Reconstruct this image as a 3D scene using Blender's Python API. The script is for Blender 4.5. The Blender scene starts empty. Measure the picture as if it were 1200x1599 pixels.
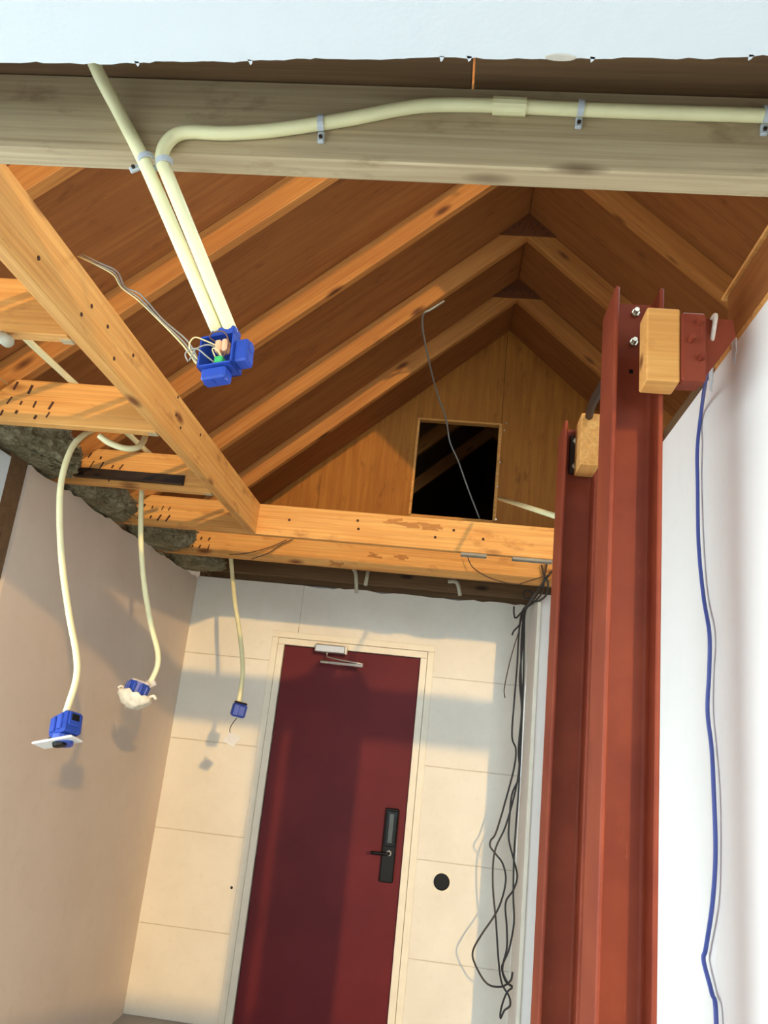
import bpy, bmesh, math, random
from mathutils import Vector, Matrix, noise

# ---------------------------------------------------------------- scene, camera, sky, sun
scn = bpy.context.scene
C = scn.collection
rnd = random.Random(7)

EYE = Vector((0.0, 0.0, 1.65))
RX = Vector((0.99222946, 0.06738936, 0.10459146))
UY = Vector((-0.08188627, -0.27921269, 0.95673137))
FW = Vector((-0.09367678, 0.95786165, 0.27152479))
FPX = 1241.66
cam = bpy.data.cameras.new('camera')
cam.sensor_fit = 'HORIZONTAL'
cam.sensor_width = 36.0
cam.lens = FPX * 36.0 / 1200.0
cam.clip_start = 0.02
camo = bpy.data.objects.new('camera', cam)
C.objects.link(camo)
camo.matrix_world = Matrix(((RX.x, UY.x, -FW.x, EYE.x), (RX.y, UY.y, -FW.y, EYE.y),
                            (RX.z, UY.z, -FW.z, EYE.z), (0, 0, 0, 1)))
scn.camera = camo

world = bpy.data.worlds.new('sky')
scn.world = world
world.use_nodes = True
bg = world.node_tree.nodes['Background']
bg.inputs[0].default_value = (0.74, 0.90, 1.0, 1)
bg.inputs[1].default_value = 6.6

SUN_DIR = Vector((-0.40, 1.0, -0.20)).normalized()
sl = bpy.data.lights.new('sun', 'SUN')
sl.energy = 1.5
sl.color = (1.0, 0.63, 0.22)
sl.angle = math.radians(0.9)
so = bpy.data.objects.new('sun', sl)
C.objects.link(so)
so.rotation_euler = SUN_DIR.to_track_quat('-Z', 'Y').to_euler()
so.location = (3, -8, 5)

scn.view_settings.view_transform = 'Standard'
scn.view_settings.look = 'None'
scn.view_settings.gamma = 1.0
scn.view_settings.use_curve_mapping = False
scn.view_settings.exposure = 0.2

# ---------------------------------------------------------------- materials
def srgb(r, g, b):
    def f(c):
        c /= 255.0
        return c / 12.92 if c <= 0.04045 else ((c + 0.055) / 1.055) ** 2.4
    return (f(r), f(g), f(b), 1.0)

class NT:
    def __init__(s, name):
        s.m = bpy.data.materials.new(name)
        s.m.use_nodes = True
        s.t = s.m.node_tree
        s.b = s.t.nodes['Principled BSDF']
    def n(s, typ, **kw):
        nd = s.t.nodes.new(typ)
        for k, v in kw.items():
            setattr(nd, k, v)
        return nd
    def l(s, a, b):
        s.t.links.new(a, b)
    def coords(s, scale=(1, 1, 1), vary=True):
        tc = s.n('ShaderNodeTexCoord')
        mp = s.n('ShaderNodeMapping')
        mp.inputs['Scale'].default_value = scale
        if vary:
            oi = s.n('ShaderNodeObjectInfo')
            mu = s.n('ShaderNodeMath', operation='MULTIPLY')
            mu.inputs[1].default_value = 37.0
            s.l(oi.outputs['Random'], mu.inputs[0])
            ad = s.n('ShaderNodeVectorMath', operation='ADD')
            s.l(tc.outputs['Object'], ad.inputs[0])
            s.l(mu.outputs[0], ad.inputs[1])
            s.l(ad.outputs[0], mp.inputs['Vector'])
        else:
            s.l(tc.outputs['Object'], mp.inputs['Vector'])
        return mp.outputs['Vector']
    def noise(s, vec, scale, detail=4, rough=0.55, dist=0.0):
        nn = s.n('ShaderNodeTexNoise')
        nn.inputs['Scale'].default_value = scale
        nn.inputs['Detail'].default_value = detail
        nn.inputs['Roughness'].default_value = rough
        nn.inputs['Distortion'].default_value = dist
        s.l(vec, nn.inputs['Vector'])
        return nn.outputs['Fac']
    def ramp(s, fac, stops):
        r = s.n('ShaderNodeValToRGB')
        el = r.color_ramp.elements
        while len(el) < len(stops):
            el.new(0.5)
        for e, (p, c) in zip(el, stops):
            e.position = p
            e.color = c if len(c) == 4 else (*c, 1)
        s.l(fac, r.inputs['Fac'])
        return r.outputs['Color']
    def mix(s, fac, a, b, mode='MIX'):
        m = s.n('ShaderNodeMix', data_type='RGBA', blend_type=mode)
        for inp, v in ((0, fac), (6, a), (7, b)):
            if isinstance(v, (int, float)):
                m.inputs[inp].default_value = v
            elif isinstance(v, tuple):
                m.inputs[inp].default_value = v
            else:
                s.l(v, m.inputs[inp])
        return m.outputs[2]
    def bump(s, h, strength, dist=0.01):
        b = s.n('ShaderNodeBump')
        b.inputs['Strength'].default_value = strength
        b.inputs['Distance'].default_value = dist
        s.l(h, b.inputs['Height'])
        s.l(b.outputs[0], s.b.inputs['Normal'])
    def done(s, col=None, rough=0.6, metal=0.0, spec=None):
        if col is not None:
            if isinstance(col, tuple):
                s.b.inputs['Base Color'].default_value = col
            else:
                s.l(col, s.b.inputs['Base Color'])
        s.b.inputs['Roughness'].default_value = rough
        s.b.inputs['Metallic'].default_value = metal
        if spec is not None:
            s.b.inputs['Specular IOR Level'].default_value = spec
        return s.m

def wood_mat(name, light, mid, dark, knots=True, grain=1.0, stain=None, vertical=False):
    t = NT(name)
    if vertical:
        base = t.coords
        t.coords = lambda sc, vary=True: base((sc[1], sc[1], sc[0]), vary)
    v = t.coords((1.2, 22, 22))
    g = t.noise(v, 1.6, 6, 0.6, 0.6)
    col = t.ramp(g, [(0.28, mid), (0.62, light)])
    v2 = t.coords((0.8, 70, 70))
    fine = t.noise(v2, 2.0, 3)
    col = t.mix(0.25 * grain, col, t.ramp(fine, [(0.35, dark), (0.65, light)]), 'MIX')
    v3 = t.coords((1.3, 3.0, 3.0))
    blot = t.noise(v3, 2.2, 3)
    col = t.mix(t.ramp(blot, [(0.45, (0, 0, 0)), (0.72, (0.5, 0.5, 0.5))]), col, mid)
    if knots:
        vk = t.coords((3.2, 9.0, 9.0))
        vo = t.n('ShaderNodeTexVoronoi', feature='F1')
        vo.inputs['Scale'].default_value = 1.0
        t.l(vk, vo.inputs['Vector'])
        kf = t.ramp(vo.outputs['Distance'], [(0.06, (1, 1, 1)), (0.10, (0.75, 0.75, 0.75)), (0.19, (0, 0, 0))])
        col = t.mix(kf, col, dark)
    if stain:
        v4 = t.coords((2.0, 5.0, 5.0))
        st = t.noise(v4, 3.0, 5, 0.65)
        col = t.mix(t.ramp(st, [(0.58, (0, 0, 0)), (0.74, (0.7, 0.7, 0.7))]), col, stain)
    t.bump(fine, 0.25, 0.002)
    return t.done(col, 0.72, spec=0.25)

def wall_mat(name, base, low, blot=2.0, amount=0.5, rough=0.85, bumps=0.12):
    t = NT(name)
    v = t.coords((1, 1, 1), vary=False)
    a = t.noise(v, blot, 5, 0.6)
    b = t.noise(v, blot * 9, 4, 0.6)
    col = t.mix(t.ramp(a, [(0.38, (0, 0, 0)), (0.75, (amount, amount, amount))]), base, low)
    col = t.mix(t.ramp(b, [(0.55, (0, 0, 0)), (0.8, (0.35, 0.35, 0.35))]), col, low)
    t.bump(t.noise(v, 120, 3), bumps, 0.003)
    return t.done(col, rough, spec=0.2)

def plain(name, col, rough=0.5, metal=0.0, var=0.12, scale=14, spec=None):
    t = NT(name)
    v = t.coords((1, 1, 1))
    a = t.noise(v, scale, 4)
    d = tuple(c * (1 - var * 2) for c in col[:3]) + (1,)
    t.bump(t.noise(v, scale * 8, 2), 0.05, 0.002)
    return t.done(t.mix(t.ramp(a, [(0.35, (0, 0, 0)), (0.7, (1, 1, 1))]), col, d), rough, metal, spec)

M = {}
M['pine'] = wood_mat('pine', srgb(230, 172, 98), srgb(212, 144, 72), srgb(126, 72, 34), stain=srgb(160, 102, 50))
M['rafter'] = wood_mat('rafter_pine', srgb(190, 128, 64), srgb(166, 102, 47), srgb(96, 54, 26))
M['greywood'] = wood_mat('shaded_grey_pine', srgb(196, 176, 140), srgb(172, 148, 112), srgb(96, 72, 50), stain=srgb(118, 92, 64))  # pine greyed to carry the cool shade on the front beam
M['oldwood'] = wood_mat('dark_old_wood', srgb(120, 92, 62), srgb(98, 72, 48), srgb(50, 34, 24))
M['ply'] = wood_mat('roof_plywood', srgb(158, 98, 48), srgb(134, 78, 36), srgb(96, 54, 26), knots=False, grain=0.6, stain=srgb(106, 60, 28))
M['gableply'] = wood_mat('gable_plywood', srgb(176, 114, 44), srgb(150, 90, 34), srgb(96, 54, 22), knots=False, grain=0.5, stain=srgb(112, 68, 30), vertical=True)
M['gusset'] = wood_mat('gusset_board', srgb(112, 64, 32), srgb(92, 50, 24), srgb(50, 26, 14), knots=False)
M['torn'] = plain('torn_wood', srgb(186, 124, 62), 0.9, var=0.10, scale=4)
M['shadedpaper'] = plain('shaded_board_paper', srgb(150, 142, 126), 0.9)  # white board darkened to grey for its unlit sides
M['white_ceiling'] = wall_mat('white_ceiling', srgb(222, 226, 228), srgb(215, 219, 222), 1.5, 0.4)
M['paper'] = plain('torn_board_core', srgb(206, 196, 180), 0.9)
M['block'] = wall_mat('gypsum_block', srgb(234, 228, 214), srgb(214, 206, 190), 2.4, 0.55)
M['joint'] = wall_mat('block_joint', srgb(206, 196, 178), srgb(180, 170, 152), 6, 0.5)
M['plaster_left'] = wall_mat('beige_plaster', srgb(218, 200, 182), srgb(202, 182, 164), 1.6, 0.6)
M['plaster_right'] = wall_mat('white_plaster', srgb(242, 236, 228), srgb(232, 225, 216), 1.2, 0.4)
M['bluewhite'] = wall_mat('blue_white_board', srgb(214, 220, 222), srgb(196, 202, 204), 2, 0.4)
M['floor'] = wall_mat('screed_floor', srgb(168, 164, 158), srgb(146, 142, 136), 2.5, 0.6)
M['ground'] = wall_mat('grey_bounce_ground', srgb(186, 186, 184), srgb(170, 170, 168), 2.5, 0.6)
M['trimwhite'] = plain('cream_paint', srgb(236, 228, 208), 0.5, var=0.03)
M['door'] = plain('dark_red_door_paint', srgb(104, 32, 37), 0.55, var=0.10, scale=3.5, spec=0.2)
M['black'] = plain('black_plastic', srgb(15, 15, 17), 0.45, var=0.05, spec=0.25)
M['blackgloss'] = plain('black_gloss', srgb(8, 9, 11), 0.2, var=0.02, spec=0.3)
M['slate'] = plain('grey_green_strip', srgb(72, 82, 82), 0.3, var=0.05)
M['silver'] = plain('brushed_silver', srgb(190, 186, 180), 0.32, 0.85, var=0.06)
M['zinc'] = plain('zinc_metal', srgb(196, 190, 170), 0.3, 0.9, var=0.08, scale=60)
M['conduit'] = plain('cream_conduit', srgb(234, 226, 176), 0.42, var=0.04)
M['conduit_grey'] = plain('grey_conduit', srgb(190, 184, 160), 0.5, var=0.05)
M['bluebox'] = plain('blue_plastic', srgb(38, 70, 164), 0.38, var=0.10, scale=30)
M['bluecable'] = plain('blue_cable_sheath', srgb(72, 88, 164), 0.45, var=0.05)
M['paint_smear'] = plain('dried_plaster', srgb(222, 206, 190), 0.9, var=0.10, scale=60)
M['clip'] = plain('grey_clip_plastic', srgb(188, 192, 196), 0.4, var=0.04)
M['wire_black'] = plain('black_wire', srgb(52, 46, 42), 0.5, var=0.05)
M['wire_grey'] = plain('grey_wire', srgb(150, 148, 140), 0.5, var=0.05)
M['wire_cream'] = plain('cream_wire', srgb(224, 206, 150), 0.5, var=0.05)
M['wire_brown'] = plain('brown_wire', srgb(96, 64, 42), 0.5, var=0.05)
M['connector'] = plain('peach_connector', srgb(232, 176, 140), 0.45, var=0.05)
M['green'] = plain('green_connector', srgb(60, 170, 96), 0.4, var=0.05)
M['whiteplastic'] = plain('white_plastic', srgb(238, 236, 230), 0.35, var=0.03)
M['tape'] = plain('white_tape', srgb(240, 228, 204), 0.7, var=0.12, scale=40)
M['darkmetal'] = plain('dark_steel', srgb(58, 42, 34), 0.55, 0.3, var=0.2)
M['dash'] = plain('rusted_nail_slot', srgb(74, 40, 22), 0.9, var=0.1)

def steel_mat():
    t = NT('red_oxide_primer')
    v = t.coords((1, 1, 1))
    a = t.noise(v, 6, 5)
    col = t.mix(t.ramp(a, [(0.35, (0, 0, 0)), (0.75, (1, 1, 1))]), srgb(138, 62, 38), srgb(116, 47, 31))
    v2 = t.coords((18, 18, 3))
    s = t.noise(v2, 3, 5, 0.7)
    col = t.mix(t.ramp(s, [(0.66, (0, 0, 0)), (0.76, (0.45, 0.45, 0.45))]), col, srgb(180, 122, 96))
    t.bump(t.noise(v, 90, 3), 0.08, 0.002)
    return t.done(col, 0.58, 0.0, 0.2)
M['steel'] = steel_mat()

def wool_mat():
    t = NT('mineral_wool')
    v = t.coords((1, 1, 1), vary=False)
    a = t.noise(v, 9, 6, 0.7)
    b = t.noise(v, 60, 5, 0.7)
    col = t.ramp(a, [(0.3, srgb(120, 106, 80)), (0.5, srgb(170, 162, 130)), (0.7, srgb(204, 194, 164))])
    col = t.mix(t.ramp(b, [(0.4, (0.6, 0.6, 0.6)), (0.6, (0, 0, 0))]), col, srgb(104, 90, 68))
    t.bump(b, 0.9, 0.02)
    return t.done(col, 1.0, spec=0.0)
M['wool'] = wool_mat()

# ---------------------------------------------------------------- helpers
def at(x, y, axis, val):
    """point of the line of sight through photograph pixel (x, y) that lies in the plane axis = val"""
    d = FW * FPX + (x - 600.0) * RX - (y - 799.5) * UY
    t = (val - EYE[axis]) / d[axis]
    return EYE + d * t

def place(o, parent, mat4):
    C.objects.link(o)
    if parent is not None:
        o.parent = parent
        w = parent.get('_w')
        base = WORLD[parent.name]
        o.matrix_basis = base.inverted() @ mat4
    else:
        o.matrix_basis = mat4
    WORLD[o.name] = mat4
    return o
WORLD = {}

def tag(o, label=None, cat=None, group=None, kind=None):
    if label: o['label'] = label
    if cat: o['category'] = cat
    if group: o['group'] = group
    if kind: o['kind'] = kind
    return o

def thing(name, loc, label, cat, group=None, kind=None):
    o = bpy.data.objects.new(name, None)
    o.empty_display_size = 0.05
    place(o, None, Matrix.Translation(Vector(loc)))
    return tag(o, label, cat, group, kind)

def mesh_obj(name, bm, mat, parent=None, mat4=None, smooth=False, label=None):
    me = bpy.data.meshes.new(name)
    bmesh.ops.recalc_face_normals(bm, faces=bm.faces)
    bm.to_mesh(me)
    bm.free()
    if mat is not None:
        for mm in (mat if isinstance(mat, (list, tuple)) else [mat]):
            me.materials.append(M[mm])
    if smooth:
        for p in me.polygons:
            p.use_smooth = True
    o = bpy.data.objects.new(name, me)
    place(o, parent, mat4 or Matrix.Identity(4))
    if label:
        o['label'] = label
    return o

def cube(bm, cx, cy, cz, sx, sy, sz, bev=0.0, rot=None):
    r = bmesh.ops.create_cube(bm, size=1.0)
    vs = r['verts']
    m = Matrix.Diagonal((sx, sy, sz, 1))
    if rot is not None:
        m = rot.to_4x4() @ m
    bmesh.ops.transform(bm, matrix=Matrix.Translation((cx, cy, cz)) @ m, verts=vs)
    if bev > 0:
        es = list({e for v in vs for e in v.link_edges})
        bmesh.ops.bevel(bm, geom=es, offset=bev, segments=1, profile=0.5, affect='EDGES', clamp_overlap=True)

def lohi(bm, lo, hi, bev=0.0):
    cube(bm, *[(a + b) / 2 for a, b in zip(lo, hi)], *[b - a for a, b in zip(lo, hi)], bev)

def block(name, lo, hi, mat, parent=None, bev=0.002, label=None):
    """axis-aligned box, origin at its centre"""
    c = Vector([(a + b) / 2 for a, b in zip(lo, hi)])
    bm = bmesh.new()
    cube(bm, 0, 0, 0, *[abs(b - a) for a, b in zip(lo, hi)], bev)
    return mesh_obj(name, bm, mat, parent, Matrix.Translation(c), label=label)

def frame_x(d, up=Vector((0, 0, 1))):
    x = d.normalized()
    y = up.cross(x)
    if y.length < 1e-4:
        y = Vector((0, 1, 0)).cross(x)
    y.normalize()
    z = x.cross(y)
    return Matrix((x, y, z)).transposed()

def beam(name, p0, p1, w, h, mat, parent=None, up=Vector((0, 0, 1)), bev=0.003, rough=0.0, seg=1, label=None):
    """timber of width w, height h, centre line p0-p1, local X along the grain"""
    p0, p1 = Vector(p0), Vector(p1)
    L = (p1 - p0).length
    bm = bmesh.new()
    cube(bm, 0, 0, 0, L, w, h, bev)
    m = Matrix.Translation((p0 + p1) / 2) @ frame_x(p1 - p0, up).to_4x4()
    return mesh_obj(name, bm, mat, parent, m, label=label)

def catmull(pts, n=6):
    pts = [Vector(p) for p in pts]
    if len(pts) < 3:
        return pts
    P = [2 * pts[0] - pts[1]] + pts + [2 * pts[-1] - pts[-2]]
    out = []
    for i in range(1, len(P) - 2):
        a, b, c, d = P[i - 1], P[i], P[i + 1], P[i + 2]
        for k in range(n):
            t = k / n
            out.append(0.5 * ((2 * b) + (-a + c) * t + (2 * a - 5 * b + 4 * c - d) * t * t + (-a + 3 * b - 3 * c + d) * t ** 3))
    out.append(pts[-1])
    return out

def tube(bm, pts, r, sides=10, n=6, hollow=False):
    path = catmull(pts, n)
    tang = [(path[min(i + 1, len(path) - 1)] - path[max(i - 1, 0)]).normalized() for i in range(len(path))]
    ref = Vector((0, 0, 1)) if abs(tang[0].z) < 0.9 else Vector((1, 0, 0))
    nrm = (ref - tang[0] * ref.dot(tang[0])).normalized()
    rings = []
    for p, t in zip(path, tang):
        nrm = (nrm - t * nrm.dot(t)).normalized()
        b = t.cross(nrm)
        rings.append([bm.verts.new(p + r * (math.cos(2 * math.pi * k / sides) * nrm + math.sin(2 * math.pi * k / sides) * b)) for k in range(sides)])
    for a, c in zip(rings, rings[1:]):
        for k in range(sides):
            bm.faces.new((a[k], a[(k + 1) % sides], c[(k + 1) % sides], c[k]))
    if not hollow:
        bm.faces.new(rings[0][::-1])
        bm.faces.new(rings[-1])
    return path

def tube_obj(name, pts, r, mat, parent=None, sides=10, n=6, hollow=False, label=None):
    pts = [Vector(p) for p in pts]
    o = pts[0].copy()
    bm = bmesh.new()
    tube(bm, [p - o for p in pts], r, sides, n, hollow)
    return mesh_obj(name, bm, mat, parent, Matrix.Translation(o), smooth=True, label=label)

def cyl(bm, p0, p1, r, sides=16, r2=None):
    p0, p1 = Vector(p0), Vector(p1)
    m = frame_x(p1 - p0)
    r2 = r if r2 is None else r2
    A = []; B = []
    for k in range(sides):
        a = 2 * math.pi * k / sides
        v = m @ Vector((0, math.cos(a), math.sin(a)))
        A.append(bm.verts.new(p0 + v * r)); B.append(bm.verts.new(p1 + v * r2))
    for k in range(sides):
        bm.faces.new((A[k], A[(k + 1) % sides], B[(k + 1) % sides], B[k]))
    bm.faces.new(A[::-1]); bm.faces.new(B)

def cyl_obj(name, p0, p1, r, mat, parent=None, sides=16, r2=None, label=None):
    bm = bmesh.new()
    o = Vector(p0)
    cyl(bm, Vector((0, 0, 0)), Vector(p1) - o, r, sides, r2)
    return mesh_obj(name, bm, mat, parent, Matrix.Translation(o), label=label)

def prism(bm, poly, axis, a, b):
    """polygon of (u, v) extruded along axis from a to b; axis 0: (y,z), 1: (x,z), 2: (x,y)"""
    def mk(u, v, w):
        return {0: (w, u, v), 1: (u, w, v), 2: (u, v, w)}[axis]
    A = [bm.verts.new(mk(u, v, a)) for u, v in poly]
    B = [bm.verts.new(mk(u, v, b)) for u, v in poly]
    n = len(poly)
    for k in range(n):
        bm.faces.new((A[k], A[(k + 1) % n], B[(k + 1) % n], B[k]))
    bm.faces.new(A[::-1]); bm.faces.new(B)

# ---------------------------------------------------------------- main measures
XL, XR, YB = -1.655, 0.49, 5.0            # left wall, right return wall, back wall
ZC, ZT = 2.54, 2.695                      # underside and top of the ceiling joists
RIDGE, SLOPE, ZRB, ZSH = 0.245, 0.90, 4.295, 4.435   # ridge x, pitch, rafter underside and sheathing at the ridge
ROOF_Y0 = -3.6
JOISTS = [1.75, 2.40, 3.07, 3.72, 4.34]   # front faces of joists and of the rafters above them

# ---------------------------------------------------------------- setting
tag(block('floor', (-1.9, -3.7, -0.1), (4.1, 5.3, 0), 'floor', bev=0), 'pale grey screed floor of the hall', 'floor', kind='structure')

# left wall: plastered part, timber strip and pale board further forward
tag(block('ground', (-14, -16, -0.14), (14, 14, -0.11), 'ground', bev=0), 'grey ground added outside the hall to temper light from below', 'ground', kind='structure')  # unseen ground added to set how much light bounces up inside
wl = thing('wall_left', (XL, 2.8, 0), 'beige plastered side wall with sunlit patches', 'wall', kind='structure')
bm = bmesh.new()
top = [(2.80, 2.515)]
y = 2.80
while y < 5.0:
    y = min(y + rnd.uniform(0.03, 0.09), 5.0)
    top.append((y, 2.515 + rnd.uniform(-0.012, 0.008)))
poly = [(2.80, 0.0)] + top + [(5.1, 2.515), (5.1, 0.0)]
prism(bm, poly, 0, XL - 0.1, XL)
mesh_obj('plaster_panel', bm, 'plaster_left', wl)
block('timber_strip', (XL - 0.1, 2.67, 0.0), (XL - 0.012, 2.797, 2.52), 'oldwood', wl, label='bare brown timber strip')
block('pale_board', (XL - 0.1, 2.40, 0.0), (XL - 0.004, 2.667, 2.50), 'bluewhite', wl, label='pale bluish board')
block('wall_plate', (XL - 0.14, 1.3, 2.465), (XL - 0.02, 2.395, 2.536), 'oldwood', wl, label='dark timber wall plate')

# back wall: courses of gypsum block around the door
DX0, DX1, DZ = -1.022, -0.163, 2.135      # door leaf opening
FX0, FX1, FZ = -1.109, -0.079, 2.23       # outer edges of the frame
wb = thing('wall_back', (-0.6, YB, 0), 'off-white gypsum block wall around the dark red door', 'wall', kind='structure')
zs = [0.0, 0.475, 0.995, 1.515, 2.04, 2.535]
gap = 0.0025
for i in range(5):
    z0, z1 = zs[i] + gap, zs[i + 1] - gap
    segs = [(XL, FX0, z0, z1), (FX1, XR, z0, z1)]
    if z1 > FZ:
        segs = [(XL, -0.95, z0, z1, 'l'), (-0.95 + gap, XR, z0, z1, 'r')]
    for s in segs:
        bm = bmesh.new()
        j = rnd.uniform(-0.0012, 0.0012)
        if len(s) == 4:
            lohi(bm, (s[0], YB + j, s[2]), (s[1], YB + 0.1, s[3]), 0.0015)
        elif s[4] == 'l':
            prism(bm, [(s[0], s[2]), (FX0, s[2]), (FX0, FZ), (s[1], FZ), (s[1], s[3]), (s[0], s[3])], 1, YB + j, YB + 0.1)
        else:
            tp = [(s[1], s[2]), (s[1], s[3])]
            x = s[1]
            while x > s[0] + 0.08:
                x -= rnd.uniform(0.03, 0.10)
                tp.append((max(x, s[0]), s[3] + rnd.uniform(-0.008, 0.010)))
            tp += [(s[0], s[3]), (s[0], FZ), (FX1, FZ), (FX1, s[2])]
            prism(bm, tp, 1, YB + j, YB + 0.1)
        mesh_obj('wall_block', bm, 'block', wb)
bm = bmesh.new()
lohi(bm, (XL, YB + 0.004, 0), (FX0, YB + 0.09, 2.525)); lohi(bm, (FX1, YB + 0.004, 0), (XR, YB + 0.09, 2.525))
lohi(bm, (FX0, YB + 0.004, FZ + 0.01), (FX1, YB + 0.09, 2.525))
mesh_obj('joint_filler', bm, 'joint', wb)
block('wall_plate', (XL, YB + 0.03, 2.54), (0.66, YB + 0.13, 2.60), 'oldwood', wb, label='dark timber plate on the wall')

# short return wall on the right with its outer corner
wr = thing('wall_right_return', (XR, 4.8, 0), 'short grey return wall with bright corner bead behind the cables', 'wall', kind='structure')
block('return_panel', (XR, 4.552, 0), (XR + 0.11, YB, 2.53), 'plaster_right', wr)
block('corner_bead', (XR - 0.004, 4.535, 0), (XR + 0.018, 4.556, 2.50), 'trimwhite', wr, bev=0.003, label='white corner bead')

tag(beam('shade_stud', (0.65, 4.26, 0.0), (0.65, 4.26, 2.53), 0.10, 0.05, 'oldwood', up=Vector((0, 1, 0))), 'stud added behind the rear red column to shade the return wall', 'stud')  # unseen post added to keep sun off the return wall end

# wall on the right, near the camera
WRX = 0.553
wn = thing('wall_right', (WRX, 1.7, 0), 'white plastered wall beside the red columns', 'wall', kind='structure')
block('plaster_panel', (WRX, 1.33, 0), (WRX + 0.1, 2.2, 2.53), 'plaster_right', wn)
block('top_batten', (WRX + 0.004, 1.33, 2.53), (WRX + 0.05, 1.72, 2.552), 'pine', wn, label='pale wood batten along the top')
for i, (px, py) in enumerate([(1148, 545), (1112, 590)]):
    p = at(px, py, 0, WRX)
    bm = bmesh.new()
    pl = [(-0.012, 0.02), (0.014, 0.024), (0.012, -0.01), (0.007, -0.03), (0.003, -0.012), (-0.003, -0.038), (-0.007, -0.01), (-0.012, -0.016)]
    prism(bm, [(a, b) for a, b in pl], 0, -0.002, 0.001)
    mesh_obj('filler_dab', bm, 'white_ceiling', wn, Matrix.Translation(p))

# side room seen past the columns
tag(block('wall_side_room', (2.25, 1.6, 0), (2.35, 5.1, 2.62), 'plaster_right'), 'pale outer wall of the side room beyond the columns', 'wall', kind='structure')
tag(block('wall_back_side_room', (XR + 0.11, YB, 0), (2.25, YB + 0.1, 2.62), 'plaster_right'), 'pale end wall of the side room beyond the columns', 'wall', kind='structure')

# front ceiling board with torn edge
def edge_y(x): return 0.852 - 0.045 * max(-1.2, min(x, 0.8)) + 0.002 * math.sin(x * 9) + 0.0012 * math.sin(x * 31)
bm = bmesh.new()
poly = [(-2.2, 0.5), (3.0, 0.5)]
x = 3.0
e = []
while x > -2.2:
    e.append((x, edge_y(x) + rnd.uniform(-0.0016, 0.0016)))
    x -= rnd.uniform(0.006, 0.022)
e.append((-2.2, edge_y(-2.2)))
prism(bm, poly + e, 2, 2.527, 2.5395)
co = mesh_obj('ceiling', bm, 'white_ceiling')
tag(co, 'white plasterboard ceiling with a torn edge', 'ceiling', kind='structure')
for px, py in [(215, 97), (392, 96), (690, 95), (733, 94), (925, 91), (1171, 90)]:
    p = at(px, py, 2, 2.53)
    p.y = edge_y(p.x) + 0.001
    bm = bmesh.new()
    prism(bm, [(-0.003, -0.004), (0.004, -0.003), (0.002, 0.003), (-0.001, 0.006)], 2, -0.003, 0.002)
    mesh_obj('torn_paper', bm, 'white_ceiling', co, Matrix.Translation(p))
p = at(876, 86, 2, 2.527)
p.y = edge_y(p.x) - 0.004
bm = bmesh.new()
prism(bm, [(0.020 * math.cos(a * math.pi / 8), 0.0 + 0.005 * math.sin(a * math.pi / 8)) for a in range(0, 16)], 2, -0.002, 0.001)
mesh_obj('plaster_chip', bm, 'paper', co, Matrix.Translation(p))

tag(beam('ceiling_joist', (-2.0, 0.54, (ZC + ZT) / 2), (3.0, 0.54, (ZC + ZT) / 2), 0.042, ZT - ZC - 0.002, 'greywood'), 'joist added above the white ceiling to close the light gap before the grey-brown beam', 'joist')  # hidden joist added to fill out the shadow band on the back wall

# boards on top of the front joists
fl = thing('ceiling_deck', (0, 0.8, ZT), 'brown boards lying over the front joists', 'ceiling', kind='structure')
xs = [-2.2, -1.0, 0.0 + at(740, 110, 2, ZT).x, 1.1, 2.0, 3.0]
for a, b in zip(xs, xs[1:]):
    block('deck_board', (a + 0.002, 0.52, ZT + 0.001), (b - 0.002, 1.10, ZT + 0.019), 'oldwood', fl)

# roof slopes made of plywood sheets
def zsheet(x): return ZSH - SLOPE * abs(x - RIDGE)
for side, nm, lab in ((-1, 'roof_left', 'brown plywood roof slope over the left rafters'), (1, 'roof_right', 'brown plywood roof slope right of the ridge')):
    rt = thing(nm, (RIDGE, 3, ZSH), lab, 'roof', kind='structure')
    ux = [0.0, 2.25]
    ys = ([ROOF_Y0, JOISTS[0] + 0.022, JOISTS[1] + 0.022] if side < 0 else [JOISTS[1]]) + [j + 0.022 for j in JOISTS[2:]] + [5.08]
    y00 = ys[0]
    for a, b in zip(ux, ux[1:]):
        for y0, y1 in zip(ys, ys[1:]):
            p0 = Vector((RIDGE + side * a, (y0 + y1) / 2, ZSH - SLOPE * a))
            p1 = Vector((RIDGE + side * b, (y0 + y1) / 2, ZSH - SLOPE * b))
            n = Vector((side * SLOPE, 0, 1)).normalized()
            off = n * 0.009
            d = (p1 - p0).normalized() * 0.0012
            beam('roof_sheet', p0 + off + d, p1 + off - d, (y1 - y0) - 0.002, 0.018, 'ply', rt, up=n, bev=0.001)

    n = Vector((side * SLOPE, 0, 1)).normalized()
    p0 = Vector((RIDGE, (y00 + 9.0) / 2, ZSH)) + n * 0.045 - (Vector((side, 0, -SLOPE)) * 0.04)
    p1 = Vector((RIDGE + side * 2.3, (y00 + 9.0) / 2, ZSH - SLOPE * 2.3)) + n * 0.045
    beam('roof_leak_cover', p0, p1, 9.0 - y00, 0.04, 'oldwood', rt, up=n, bev=0)  # slab added above the sheets to stop light leaking through the gaps

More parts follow.
